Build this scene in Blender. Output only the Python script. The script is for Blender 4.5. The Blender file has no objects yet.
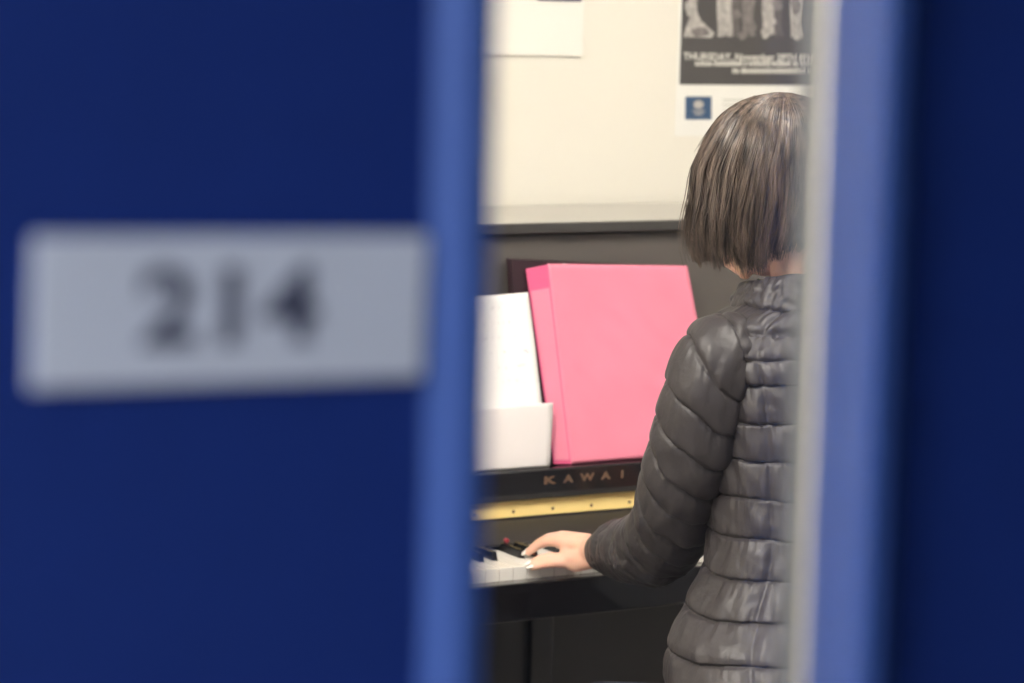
import bpy, bmesh, math, random
from mathutils import Vector, Matrix, noise, Euler
PI = math.pi
R = math.radians
random.seed(7)
sc = bpy.context.scene
COL = sc.collection

# ------------------------------------------------------------------ camera
H = 1.566                      # eye height of the photographer
F = 2750.0                     # focal length in pixels of a 1024 wide frame
YAW, PITCH, ROLL = R(29.8), R(7.14), R(1.41)
fwd = Vector((math.sin(YAW) * math.cos(PITCH), math.cos(YAW) * math.cos(PITCH), -math.sin(PITCH)))
rgt = Vector((math.cos(YAW), -math.sin(YAW), 0))
upv = rgt.cross(fwd)
# camera rolled anticlockwise
r2 = rgt * math.cos(ROLL) + upv * math.sin(ROLL)
u2 = -rgt * math.sin(ROLL) + upv * math.cos(ROLL)
CAM = Vector((0, 0, H))


def P(px, py, Y):
    """world point on the vertical plane at depth Y that is seen at pixel px, py"""
    d = fwd + r2 * ((px - 512) / F) - u2 * ((py - 341.5) / F)
    return CAM + d * (Y / d.y)


cam_d = bpy.data.cameras.new('camera')
cam = bpy.data.objects.new('camera', cam_d)
COL.objects.link(cam)
M4 = Matrix((r2, u2, -fwd)).transposed().to_4x4()
cam.matrix_world = Matrix.Translation(CAM) @ M4
cam_d.sensor_width = 36
cam_d.lens = F * 36 / 1024
cam_d.clip_start = 0.05
cam_d.dof.use_dof = True
cam_d.dof.focus_distance = 3.62
cam_d.dof.aperture_fstop = 4.2
sc.camera = cam

# ------------------------------------------------------------------ helpers


def tag(o, label=None, cat=None, group=None, kind=None):
    if label: o['label'] = label
    if cat: o['category'] = cat
    if group: o['group'] = group
    if kind: o['kind'] = kind
    return o


def mesh_obj(name, bm, mat, parent=None, smooth=False):
    me = bpy.data.meshes.new(name)
    bm.normal_update()
    bm.to_mesh(me)
    bm.free()
    o = bpy.data.objects.new(name, me)
    COL.objects.link(o)
    for m in (mat if isinstance(mat, (list, tuple)) else [mat]):
        me.materials.append(m)
    if smooth:
        for p in me.polygons: p.use_smooth = True
    if parent:
        o.parent = parent
        o.matrix_parent_inverse = Matrix.Translation(-parent.location) if parent.type == 'EMPTY' else Matrix()
    return o


def thing(name, loc, label, cat, group=None):
    o = bpy.data.objects.new(name, None)
    COL.objects.link(o)
    o.location = loc
    o.empty_display_size = .05
    return tag(o, label, cat, group)


def box(bm, x0, x1, y0, y1, z0, z1, bev=0.0, seg=2):
    g = bmesh.ops.create_cube(bm, size=1)
    vs = g['verts']
    for v in vs:
        v.co = Vector(((x0 + x1) / 2 + v.co.x * (x1 - x0), (y0 + y1) / 2 + v.co.y * (y1 - y0), (z0 + z1) / 2 + v.co.z * (z1 - z0)))
    if bev > 0:
        es = list({e for v in vs for e in v.link_edges})
        bmesh.ops.bevel(bm, geom=es, offset=bev, segments=seg, profile=.6, affect='EDGES')
    return vs


def hexa(bm, p, bev=0.0):
    """p: 8 points, front quad (bl, br, tr, tl) then back quad"""
    vs = [bm.verts.new(q) for q in p]
    fs = [(0, 1, 2, 3), (5, 4, 7, 6), (4, 0, 3, 7), (1, 5, 6, 2), (3, 2, 6, 7), (4, 5, 1, 0)]
    for f in fs: bm.faces.new([vs[i] for i in f])
    bmesh.ops.recalc_face_normals(bm, faces=bm.faces)
    if bev > 0:
        es = list({e for v in vs for e in v.link_edges})
        bmesh.ops.bevel(bm, geom=es, offset=bev, segments=3, profile=.6, affect='EDGES')


def prism(bm, prof, x0, x1, axis='x'):
    """closed profile in (y, z) extruded along x"""
    a = [bm.verts.new((x0, y, z)) for y, z in prof]
    b = [bm.verts.new((x1, y, z)) for y, z in prof]
    n = len(prof)
    for i in range(n):
        bm.faces.new((a[i], a[(i + 1) % n], b[(i + 1) % n], b[i]))
    bm.faces.new(a[::-1]); bm.faces.new(b)
    bmesh.ops.recalc_face_normals(bm, faces=bm.faces)


def grid_faces(bm, rows, wrap=True, flip=False):
    for i in range(len(rows) - 1):
        n = len(rows[i])
        for j in range(n if wrap else n - 1):
            q = (rows[i][j], rows[i][(j + 1) % n], rows[i + 1][(j + 1) % n], rows[i + 1][j])
            bm.faces.new(q[::-1] if flip else q)


def capsule(bm, a, b, ra, rb, seg=14):
    a, b = Vector(a), Vector(b)
    d = b - a
    L = d.length
    d.normalize()
    q = d.to_track_quat('Z', 'Y').to_matrix()
    rows = []
    k = 5
    for i in range(k + 1):
        t = -PI / 2 + (PI / 2) * i / k
        rows.append((ra * math.cos(t), ra * math.sin(t)))
    for i in range(k + 1):
        t = (PI / 2) * i / k
        rows.append((rb * math.cos(t), L + rb * math.sin(t)))
    vr = []
    for rr, z in rows:
        rr = max(rr, 1e-5)
        vr.append([bm.verts.new(a + q @ Vector((rr * math.cos(2 * PI * j / seg), rr * math.sin(2 * PI * j / seg), z))) for j in range(seg)])
    grid_faces(bm, vr)
    bm.faces.new(vr[0][::-1]); bm.faces.new(vr[-1])


def ellipsoid(bm, c, r, rot=None, u=24, v=16):
    g = bmesh.ops.create_uvsphere(bm, u_segments=u, v_segments=v, radius=1)
    m = (rot if rot else Matrix.Identity(3))
    for w in g['verts']:
        w.co = Vector(c) + m @ Vector((w.co.x * r[0], w.co.y * r[1], w.co.z * r[2]))


def remeshed(name, bm, mat, parent, voxel, smooth=4):
    """fuse overlapping closed shapes into one continuous surface"""
    tmp = bpy.data.meshes.new('tmp'); bm.to_mesh(tmp); bm.free()
    to = bpy.data.objects.new('tmp', tmp); COL.objects.link(to)
    m = to.modifiers.new('r', 'REMESH'); m.mode = 'VOXEL'; m.voxel_size = voxel
    if smooth:
        s = to.modifiers.new('s', 'SMOOTH'); s.factor = .5; s.iterations = smooth
    dg = bpy.context.evaluated_depsgraph_get(); dg.update()
    me = bpy.data.meshes.new_from_object(to.evaluated_get(dg))
    bpy.data.objects.remove(to)
    me.name = name
    me.materials.clear(); me.materials.append(mat)
    for p in me.polygons: p.use_smooth = True
    o = bpy.data.objects.new(name, me); COL.objects.link(o)
    if parent:
        o.parent = parent
        o.matrix_parent_inverse = Matrix.Translation(-parent.location) if parent.type == 'EMPTY' else Matrix()
    return o


def text_mesh(name, s, size, mat, parent=None, depth=.0004, bold=0.0, space=1.0, xscale=1.0, loc=(0, 0, 0), rot=0.0, align='LEFT', tilt=0.0):
    """flat lettering facing -Y"""
    c = bpy.data.curves.new('t', 'FONT')
    c.body = s; c.size = size; c.extrude = depth; c.offset = bold; c.space_character = space
    c.align_x = align
    to = bpy.data.objects.new('t', c); COL.objects.link(to)
    dg = bpy.context.evaluated_depsgraph_get(); dg.update()
    me = bpy.data.meshes.new_from_object(to.evaluated_get(dg))
    bpy.data.objects.remove(to)
    m = Matrix.Translation(loc) @ Matrix.Rotation(rot, 4, 'Y') @ Matrix.Rotation(R(90) + tilt, 4, 'X') @ Matrix.Diagonal((xscale, 1, 1, 1))
    me.transform(m)
    me.materials.clear(); me.materials.append(mat)
    o = bpy.data.objects.new(name, me); COL.objects.link(o)
    if parent:
        o.parent = parent
        o.matrix_parent_inverse = Matrix.Translation(-parent.location) if parent.type == 'EMPTY' else Matrix()
    return o


# ------------------------------------------------------------------ materials
def mat(name, col, rough=.5, metal=0.0, spec=.5, noise_scale=0, noise_amt=0.0, bump=0.0, bump_scale=200, coat=0.0, sheen=0.0, stretch=(1, 1, 1), aniso=0.0, sss=0.0, coord='Object'):
    m = bpy.data.materials.new(name); m.use_nodes = True
    nt = m.node_tree; nd = nt.nodes; b = nd['Principled BSDF']
    b.inputs['Base Color'].default_value = (*col, 1)
    b.inputs['Roughness'].default_value = rough
    b.inputs['Metallic'].default_value = metal
    b.inputs['Specular IOR Level'].default_value = spec
    b.inputs['Coat Weight'].default_value = coat
    b.inputs['Coat Roughness'].default_value = .05
    b.inputs['Sheen Weight'].default_value = sheen
    b.inputs['Anisotropic'].default_value = aniso
    if sss:
        b.inputs['Subsurface Weight'].default_value = sss
        b.inputs['Subsurface Radius'].default_value = (.02, .008, .004)
        b.inputs['Subsurface Scale'].default_value = .5
    tc = nd.new('ShaderNodeTexCoord'); mp = nd.new('ShaderNodeMapping')
    mp.inputs['Scale'].default_value = stretch
    nt.links.new(tc.outputs[coord], mp.inputs['Vector'])
    if noise_amt:
        n = nd.new('ShaderNodeTexNoise'); n.inputs['Scale'].default_value = noise_scale; n.inputs['Detail'].default_value = 5
        nt.links.new(mp.outputs[0], n.inputs['Vector'])
        mx = nd.new('ShaderNodeMix'); mx.data_type = 'RGBA'
        mx.inputs['A'].default_value = (*[c * (1 - noise_amt) for c in col], 1)
        mx.inputs['B'].default_value = (*[min(1, c * (1 + noise_amt)) for c in col], 1)
        nt.links.new(n.outputs['Fac'], mx.inputs['Factor'])
        nt.links.new(mx.outputs['Result'], b.inputs['Base Color'])
    if bump:
        n2 = nd.new('ShaderNodeTexNoise'); n2.inputs['Scale'].default_value = bump_scale; n2.inputs['Detail'].default_value = 4
        nt.links.new(mp.outputs[0], n2.inputs['Vector'])
        bp = nd.new('ShaderNodeBump'); bp.inputs['Strength'].default_value = bump; bp.inputs['Distance'].default_value = .002
        nt.links.new(n2.outputs['Fac'], bp.inputs['Height']); nt.links.new(bp.outputs[0], b.inputs['Normal'])
    return m


DOORBLUE = mat('door_blue', (.013, .036, .20), .5, spec=.2, noise_scale=30, noise_amt=.06, bump=.03, bump_scale=400)
FRAMEBLUE = mat('frame_blue', (.040, .092, .31), .42, spec=.5, noise_scale=20, noise_amt=.05, bump=.02, bump_scale=300)
BEADGREY = mat('bead_grey', (.17, .185, .20), .55, spec=.35, noise_scale=40, noise_amt=.04)
PLAQUE = mat('plaque_white', (.74, .74, .78), .45, noise_scale=15, noise_amt=.03)
NUMBER = mat('number_dark', (.09, .09, .135), .5, noise_scale=50, noise_amt=.1)
CREAM = mat('wall_cream', (.87, .83, .735), .8, spec=.2, noise_scale=3, noise_amt=.02, bump=.08, bump_scale=250)
HALLWALL = mat('hall_paint', (.24, .26, .30), .85, spec=.2, noise_scale=4, noise_amt=.03, bump=.05, bump_scale=250)
CEIL = mat('ceiling_white', (.8, .79, .76), .9, noise_scale=60, noise_amt=.05, bump=.2, bump_scale=150)
FLOOR = mat('floor_carpet', (.28, .26, .25), .95, noise_scale=300, noise_amt=.3, bump=.3, bump_scale=500)
PIANO = mat('piano_black', (.008, .007, .008), .12, spec=.5, coat=.6, noise_scale=4, noise_amt=.1)
LIDM = mat('piano_lid_black', (.05, .046, .043), .3, spec=.5, coat=1.0, noise_scale=4, noise_amt=.1)
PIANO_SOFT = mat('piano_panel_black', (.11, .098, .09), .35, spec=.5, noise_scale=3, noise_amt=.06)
LOWM = mat('lower_panel_black', (.022, .020, .020), .35, noise_scale=4, noise_amt=.1)
SHELFM = mat('music_shelf_black', (.010, .009, .010), .17, spec=.5, noise_scale=4, noise_amt=.1)
BRASS = mat('brass', (.94, .70, .28), .5, metal=.1, noise_scale=25, noise_amt=.1, bump=.05, bump_scale=200)
GOLDTXT = mat('faded_gold', (.17, .105, .07), .45, metal=.4, noise_scale=30, noise_amt=.2)
IVORY = mat('key_white', (.82, .79, .74), .2, noise_scale=30, noise_amt=.02)
EBONY = mat('key_black', (.012, .012, .013), .25, noise_scale=40, noise_amt=.2)
FELT = mat('red_felt', (.28, .02, .03), .95, noise_scale=300, noise_amt=.2, sheen=.3)
PINK = mat('pink_vinyl', (.84, .25, .36), .3, spec=.5, noise_scale=9, noise_amt=.12, bump=.6, bump_scale=16)
PINKDEEP = mat('pink_vinyl_spine', (.74, .11, .25), .3, noise_scale=14, noise_amt=.06, bump=.3, bump_scale=30)
DARKBOOK = mat('dark_binder', (.035, .016, .022), .3, noise_scale=20, noise_amt=.1)
PAPER = mat('paper', (.88, .86, .85), .75, spec=.2, noise_scale=20, noise_amt=.015)
INK = mat('ink', (.35, .30, .34), .8, noise_scale=50, noise_amt=.2)
PINKINK = mat('pink_ink', (.75, .45, .55), .8, noise_scale=50, noise_amt=.2)
POSTERDARK = mat('poster_dark', (.085, .080, .080), .5, noise_scale=12, noise_amt=.08)
POSTERWHITE = mat('poster_white', (.90, .885, .83), .6, noise_scale=15, noise_amt=.02)
LOGOBLUE = mat('logo_blue', (.045, .10, .20), .5, noise_scale=30, noise_amt=.05)
PG1 = mat('print_light', (.46, .435, .41), .5, noise_scale=90, noise_amt=.75)
PG2 = mat('print_mid', (.22, .20, .195), .5, noise_scale=90, noise_amt=.7)
PG3 = mat('print_soft', (.14, .125, .125), .5, noise_scale=60, noise_amt=.3)
SKIN = mat('skin', (.80, .47, .35), .45, sss=.25, noise_scale=40, noise_amt=.06, bump=.1, bump_scale=350)
NAIL = mat('nail', (.92, .86, .83), .2, noise_scale=40, noise_amt=.02)
EYE = mat('eye', (.75, .73, .70), .15, noise_scale=20, noise_amt=.02)
LIP = mat('lip', (.55, .18, .16), .4, noise_scale=60, noise_amt=.1)
TROUSER = mat('dark_denim', (.025, .028, .045), .85, noise_scale=200, noise_amt=.3, bump=.2, bump_scale=500)
SHOE = mat('shoe_black', (.02, .02, .02), .5, noise_scale=40, noise_amt=.2)
LEATHER = mat('bench_vinyl', (.02, .018, .018), .4, noise_scale=40, noise_amt=.1, bump=.2, bump_scale=200)
METALG = mat('steel', (.5, .5, .5), .35, metal=1, noise_scale=30, noise_amt=.05)

# jacket: thin crinkled nylon
JACKET = mat('jacket_nylon', (.039, .034, .037), .48, spec=.5, noise_scale=12, noise_amt=.08, bump=.8, bump_scale=60)


def hair_mat():
    m = bpy.data.materials.new('hair_brown'); m.use_nodes = True
    nt = m.node_tree; nd = nt.nodes; b = nd['Principled BSDF']
    tc = nd.new('ShaderNodeTexCoord'); mp = nd.new('ShaderNodeMapping'); mp.inputs['Scale'].default_value = (1, 1, .07)
    n = nd.new('ShaderNodeTexNoise'); n.inputs['Scale'].default_value = 110; n.inputs['Detail'].default_value = 4
    cr = nd.new('ShaderNodeValToRGB')
    cr.color_ramp.elements[0].position = .35; cr.color_ramp.elements[0].color = (.022, .016, .0135, 1)
    cr.color_ramp.elements[1].position = .68; cr.color_ramp.elements[1].color = (.205, .15, .12, 1)
    nt.links.new(tc.outputs['Object'], mp.inputs[0]); nt.links.new(mp.outputs[0], n.inputs['Vector'])
    nt.links.new(n.outputs['Fac'], cr.inputs[0]); nt.links.new(cr.outputs[0], b.inputs['Base Color'])
    b.inputs['Roughness'].default_value = .33
    b.inputs['Specular IOR Level'].default_value = .7
    return m


HAIR = hair_mat()


def glass_mat():
    m = bpy.data.materials.new('window_glass'); m.use_nodes = True
    nt = m.node_tree; nd = nt.nodes; nd.remove(nd['Principled BSDF'])
    out = nd['Material Output']
    fr = nd.new('ShaderNodeFresnel'); fr.inputs[0].default_value = 1.45
    tr = nd.new('ShaderNodeBsdfTransparent'); tr.inputs[0].default_value = (.985, .99, .985, 1)
    gl = nd.new('ShaderNodeBsdfGlossy'); gl.inputs['Roughness'].default_value = .02
    mx = nd.new('ShaderNodeMixShader')
    nt.links.new(fr.outputs[0], mx.inputs[0]); nt.links.new(tr.outputs[0], mx.inputs[1]); nt.links.new(gl.outputs[0], mx.inputs[2])
    nt.links.new(mx.outputs[0], out.inputs[0])
    return m


GLASS = glass_mat()


def emit_mat(name, col, s):
    m = bpy.data.materials.new(name); m.use_nodes = True
    b = m.node_tree.nodes['Principled BSDF']
    b.inputs['Emission Color'].default_value = (*col, 1); b.inputs['Emission Strength'].default_value = s
    b.inputs['Base Color'].default_value = (.8, .8, .8, 1)
    return m


# ------------------------------------------------------------------ the setting
D = 1.05                      # front face of the door
YW0, YW1 = 1.06, 1.20         # corridor wall
YB = 4.115                    # back wall of the practice room
ZC = 2.65
RX0, RX1 = .02, 4.4


def struct(name, bm, m, parent=None, label=None):
    o = mesh_obj(name, bm, m, parent)
    if not parent: tag(o, label, None, None, 'structure')
    return o


bm = bmesh.new(); box(bm, -4, 6, -1.9, YB + .1, -.1, 0); struct('floor', bm, FLOOR)
bm = bmesh.new(); box(bm, -4, 6, -1.9, YB + .1, ZC, ZC + .1); struct('ceiling', bm, CEIL)
bm = bmesh.new(); box(bm, RX0 - .1, RX1 + .1, YB, YB + .1, 0, ZC); struct('wall_back', bm, CREAM)
bm = bmesh.new(); box(bm, RX0 - .1, RX0, YW1, YB, 0, ZC); struct('wall_left', bm, CREAM)
bm = bmesh.new(); box(bm, RX1, RX1 + .1, YW1, YB, 0, ZC); struct('wall_right', bm, CREAM)
DX0, DX1, DZ = .06, .98, 2.08
bm = bmesh.new()
box(bm, -4, DX0 - .04, YW0, YW1, 0, ZC); box(bm, DX1 + .04, 6, YW0, YW1, 0, ZC); box(bm, DX0 - .04, DX1 + .04, YW0, YW1, DZ + .04, ZC)
struct('wall_front', bm, HALLWALL)
bm = bmesh.new(); box(bm, -4, 6, -2.0, -1.9, 0, ZC); struct('wall_corridor', bm, HALLWALL)
bm = bmesh.new(); box(bm, -4.1, -4, -2, YW1, 0, ZC); struct('wall_corridor_left', bm, HALLWALL)
bm = bmesh.new(); box(bm, 6, 6.1, -2, YW1, 0, ZC); struct('wall_corridor_right', bm, HALLWALL)
bm = bmesh.new(); box(bm, RX0, RX1, YB - .012, YB, 0, .1, .003); struct('baseboard_back', bm, BEADGREY)
bm = bmesh.new()   # door frame
for a in ((DX0 - .05, DX0 - .003, 0, DZ + .05), (DX1 + .003, DX1 + .05, 0, DZ + .05), (DX0 - .003, DX1 + .003, DZ + .003, DZ + .05)):
    box(bm, a[0], a[1], YW0 - .02, YW1 + .01, a[2], a[3], .003)
struct('trim_1', bm, FRAMEBLUE)

# door leaf with a cut out narrow light
WX0, WX1, WZ0, WZ1 = .5830, .7940, .95, 1.92       # opening inside the leaf
LX1 = .7985
bm = bmesh.new()
DB = D + .045
for a in ((DX0, WX0, .01, DZ), (WX1, DX1, .01, DZ), (WX0, WX1, .01, WZ0), (WX0, WX1, WZ1, DZ)):
    box(bm, a[0], a[1], D, DB, a[2], a[3])
door = struct('door_1', bm, DOORBLUE)
door['label'] = 'dark blue door with a narrow vertical window'


def frame_ring(bm, xi0, xi1, zi0, zi1, prof):
    """mitred frame around an opening. prof: (outward offset from the opening, y)"""
    rings = []
    for off, y in prof:
        rings.append([bm.verts.new(c) for c in ((xi0 - off, y, zi0 - off), (xi1 + off, y, zi0 - off), (xi1 + off, y, zi1 + off), (xi0 - off, y, zi1 + off))])
    n = len(rings)
    for i in range(n):
        a, b = rings[i], rings[(i + 1) % n]
        for j in range(4):
            bm.faces.new((a[j], a[(j + 1) % 4], b[(j + 1) % 4], b[j]))
    bmesh.ops.recalc_face_normals(bm, faces=bm.faces)


bm = bmesh.new()
frame_ring(bm, WX0, WX1, WZ0, WZ1, [(-.0015, D + .034), (-.0015, D - .009), (.001, D - .0120), (.010, D - .0125), (.012, D - .0115), (.0245, D - .001), (.0255, D + .001), (.0255, D + .002), (0.0, D + .002), (0.0, D + .034)])
fr = mesh_obj('window_frame', bm, FRAMEBLUE, door)
bm = bmesh.new()
frame_ring(bm, WX0, WX1, WZ0, WZ1, [(-.0012, D + .040), (-.0012, D + .056), (.003, D + .059), (.028, D + .057), (.028, DB + .0005), (0, DB + .0005), (0, D + .040)])
mesh_obj('glazing_bead', bm, BEADGREY, door)
bm = bmesh.new(); box(bm, WX0 + .0005, WX1 - .0005, D + .0345, D + .0395, WZ0 + .0005, WZ1 - .0005)
mesh_obj('window_glass', bm, GLASS, door)
# lever handle (left of the frame)
bm = bmesh.new()
capsule(bm, (.13, D - .001, 1.0), (.13, D - .012, 1.0), .026, .024, 24)
capsule(bm, (.13, D - .012, 1.0), (.13, D - .055, 1.0), .009, .009, 16)
capsule(bm, (.13, D - .055, 1.0), (.245, D - .055, 1.0), .009, .008, 16)
mesh_obj('door_handle', bm, METALG, door, True)

# ------------------------------------------------------------------ room number sign
a, b_, c_, d_ = P(30, 389.5, D - .002), P(423, 377, D - .002), P(423, 235, D - .002), P(30, 236, D - .002)
cx = (a.x + b_.x) / 2; cz = (a.z + b_.z + c_.z + d_.z) / 4
w = ((b_.x - a.x) + (c_.x - d_.x)) / 2; h = ((d_.z - a.z) + (c_.z - b_.z)) / 2
ang = math.atan2((c_.z - d_.z) + (b_.z - a.z), (c_.x - d_.x) + (b_.x - a.x))
sign = thing('room_number_sign', (cx, D - .0005, cz), 'pale rectangular room number sign reading 214 on the blue door', 'sign')
bm = bmesh.new(); box(bm, -w / 2, w / 2, -.003, 0, -h / 2, h / 2, .0012)
o = mesh_obj('plate', bm, PLAQUE); o.parent = sign
txt = text_mesh('number', '214', .045, NUMBER, None, depth=.0003, bold=.0012, space=1.07, xscale=1.15, align='CENTER', loc=(-0.003, -.0034, -.0135))
txt.parent = sign
sign.rotation_euler = (0, -ang, 0)

# ------------------------------------------------------------------ piano
YK = 3.47          # front edge of the white keys
ZK = .7275          # top of the white keys
KP = .0235
PX0 = P(485.5, 575, YK).x - 13 * KP     # boundary between two keys falls on this pixel
PX1 = PX0 + 52 * KP
CH0, CH1 = PX0 - .10, PX1 + .10
YP = 3.775         # upper panel
YL = 3.757         # lid front edge
ZL = P(560, 222.5, 3.757).z
YR = 4.093     # back of the case
piano = thing('upright_piano', ((CH0 + CH1) / 2, YR, 0), 'black upright piano with a brass strip and gold lettering above its keys', 'piano')
bm = bmesh.new(); box(bm, CH0 - .012, CH1 + .012, YL, YR, ZL - .018, ZL, .004, 3)
mesh_obj('lid', bm, LIDM, piano)
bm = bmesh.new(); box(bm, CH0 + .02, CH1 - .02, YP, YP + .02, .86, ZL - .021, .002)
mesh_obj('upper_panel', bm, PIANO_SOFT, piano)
for x in (CH0, CH1 - .03):
    bm = bmesh.new(); box(bm, x, x + .03, YL + .005, YR, 0.0, ZL - .0185, .003)
    mesh_obj('side_panel', bm, PIANO, piano)
    bm = bmesh.new()
    prism(bm, [(YK - .045, .645), (YK - .045, .72), (YK - .03, .765), (YK + .05, .79), (YP - .06, .83), (YP - .04, .85), (YL + .004, .85), (YL + .004, .655)], x, x + .095 if x == CH0 else x + .03)
    if x != CH0:
        bm.free(); bm = bmesh.new()
        prism(bm, [(YK - .045, .645), (YK - .045, .72), (YK - .03, .765), (YK + .05, .79), (YP - .06, .83), (YP - .04, .85), (YL + .004, .85), (YL + .004, .655)], x - .065, x + .03)
    mesh_obj('key_arm', bm, PIANO, piano)
    xl = x if x == CH0 else x - .03
    bm = bmesh.new()
    rows = []
    for (z, r) in ((.0, .02), (.05, .022), (.3, .026), (.55, .034), (.6, .028), (.653, .03)):
        rows.append([bm.verts.new((xl + .03 + sx * r, YK + .0 + sy * r, z)) for sx, sy in ((-1, -1), (1, -1), (1, 1), (-1, 1))])
    grid_faces(bm, rows); bm.faces.new(rows[0][::-1]); bm.faces.new(rows[-1])
    mesh_obj('leg', bm, PIANO, piano)
bm = bmesh.new(); box(bm, CH0 + .03, CH1 - .03, YR - .02, YR - .002, 0, ZL - .02); mesh_obj('back_board', bm, PIANO, piano)
bm = bmesh.new(); box(bm, CH0 + .03, CH1 - .03, YP - .02, YP, .10, .66, .003); mesh_obj('lower_panel', bm, LOWM, piano)
bm = bmesh.new(); box(bm, CH0 + .03, CH1 - .03, YP - .03, YR - .03, 0.0, .10, .004); mesh_obj('plinth', bm, PIANO, piano)
# stile on the lower panel and key bed
pst = P(538, 650, YP - .02)
bm = bmesh.new(); box(bm, pst.x - .02, pst.x + .02, YP - .034, YP - .019, .10, .66, .003); mesh_obj('panel_stile', bm, EBONY, piano)
bm = bmesh.new(); box(bm, CH0 + .03, CH1 - .03, YK - .02, YP - .03, .650, .69, .004); mesh_obj('key_bed', bm, PIANO, piano)
bm = bmesh.new(); box(bm, CH0 + .09, CH1 - .09, YK - .028, YK - .006, .651, .709, .004, 3); mesh_obj('key_slip', bm, PIANO, piano)
# keys
bpos = [0, 1, 3, 4, 5]      # black key after C, D, F, G, A  (offsets inside an octave of 7)
def is_black(k):           # black key to the right of white key k ; bass A first
    return (k + 5) % 7 in bpos
for k in range(52):
    x0 = PX0 + k * KP
    bm = bmesh.new()
    g = .0006
    lb = is_black(k - 1) and k > 0
    rb = is_black(k) and k < 51
    xl = x0 + g + (.0062 if lb else 0); xr = x0 + KP - g - (.0062 if rb else 0)
    pts = [(x0 + g, YK), (x0 + KP - g, YK), (x0 + KP - g, YK + .05), (xr, YK + .0501), (xr, YK + .15), (xl, YK + .15), (xl, YK + .0501), (x0 + g, YK + .05)]
    top = [bm.verts.new((x, y, ZK)) for x, y in pts]
    bot = [bm.verts.new((x, y, ZK - .020)) for x, y in pts]
    n = len(pts)
    for i in range(n): bm.faces.new((bot[i], bot[(i + 1) % n], top[(i + 1) % n], top[i]))
    tf = bm.faces.new(top); bm.faces.new(bot[::-1])
    es = [e for e in tf.edges if abs(e.verts[0].co.y - YK) < 1e-5 or abs(e.verts[1].co.y - YK) < 1e-5]
    bmesh.ops.bevel(bm, geom=es, offset=.0012, segments=2, affect='EDGES')
    bmesh.ops.recalc_face_normals(bm, faces=bm.faces)
    mesh_obj('white_key', bm, IVORY, piano)
for k in range(51):
    if not is_black(k): continue
    xc = PX0 + (k + 1) * KP
    bm = bmesh.new()
    y0, y1, z0, z1 = YK + .0515, YK + .15, ZK - .015, ZK + .0115
    p = [(xc - .0055, y0, z0), (xc + .0055, y0, z0), (xc + .0042, y0 + .008, z1), (xc - .0042, y0 + .008, z1),
         (xc - .0055, y1, z0), (xc + .0055, y1, z0), (xc + .0045, y1, z1), (xc - .0045, y1, z1)]
    hexa(bm, [Vector(q) for q in p], .001)
    mesh_obj('black_key', bm, EBONY, piano)
# felt behind the keys
bm = bmesh.new(); box(bm, CH0 + .1, CH1 - .1, YK + .151, YK + .156, ZK - .02, ZK + .004); mesh_obj('felt_strip', bm, EBONY, piano)
pf = P(507, 540, YK + .109)
bm = bmesh.new(); capsule(bm, (pf.x, YK + .1095, pf.z - .001), (pf.x, YK + .1120, pf.z - .001), .0042, .0042, 12); o = mesh_obj('felt_tab', bm, FELT, piano); o['label'] = 'small red felt tab behind the keys'
# open fallboard: lower sloping leaf, brass hinge strip, ledge with lettering
pb0 = P(560, 513.5, YP - .115); pb1 = P(560, 497, YP - .112); pbl = P(560, 539, YK + .112)
zt = P(556, 467.5, YP - .115).z          # top of the music shelf
bm = bmesh.new()
prism(bm, [(YK + .112, pbl.z), (YK + .118, pbl.z - .005), (YP - .03, pbl.z + .005), (YP - .03, pb0.z), (YP - .113, pb0.z), (YP - .1135, pb0.z - .003), (YP - .128, pb0.z - .006)], CH0 + .1, CH1 - .1)
mesh_obj('fallboard', bm, mat('fallboard_black', (.020, .018, .018), .5, noise_scale=5, noise_amt=.1), piano)
bm = bmesh.new()
hexa(bm, [Vector(q) for q in ((CH0 + .1, YP - .115, pb0.z), (CH1 - .1, YP - .115, pb0.z), (CH1 - .1, YP - .112, pb1.z), (CH0 + .1, YP - .112, pb1.z),
                              (CH0 + .1, YP - .03, pb0.z), (CH1 - .1, YP - .03, pb0.z), (CH1 - .1, YP - .03, pb1.z), (CH0 + .1, YP - .03, pb1.z))], .001)
hinge = mesh_obj('brass_strip', bm, BRASS, piano)
# screws
sx = [P(x, y, YP - .115) for x, y in ((514, 508), (554, 504.5), (592, 501))]
stepx = (sx[2].x - sx[0].x) / 2
k0 = int((sx[0].x - (CH0 + .12)) / stepx)
for k in range(-k0, 24):
    x = sx[0].x + stepx * k
    if x > CH1 - .12: break
    bm = bmesh.new(); capsule(bm, (x, YP - .1130, pb0.z + .009), (x, YP - .1132, pb0.z + .009), .0032, .0028, 12)
    mesh_obj('screw', bm, GOLDTXT, hinge, True)
ymid = YP - .115
bm = bmesh.new()
prism(bm, [(YP, zt - .003), (YP, zt - .012), (YP - .062, pb1.z + .0005), (YP - .1190, pb1.z + .0005), (YP - .1235, pb1.z + .003), (YP - .1195, pb1.z + .0105), (YP - .119, zt - .003), (YP - .117, zt), (YP - .108, zt), (YP - .106, zt - .003)], CH0 + .03, CH1 - .03)
shelf = mesh_obj('music_shelf', bm, SHELFM, piano)
# lettering on the shelf front
lw = [(549, 'K'), (568, 'A'), (587, 'W'), (605.5, 'A'), (622, 'I')]
for px, ch in lw:
    py = 479 + (px - 548) * -.085
    q = P(px, py + 4.6, YP - .1186)
    text_mesh('letter', ch, .0158, GOLDTXT, piano, depth=.0004, bold=.0008, xscale=(1.9 if ch == 'K' else 1.45), align='CENTER', loc=(q.x, YP - .1191, q.z))

# ------------------------------------------------------------------ things on the music shelf
YS = YP - .104
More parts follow.
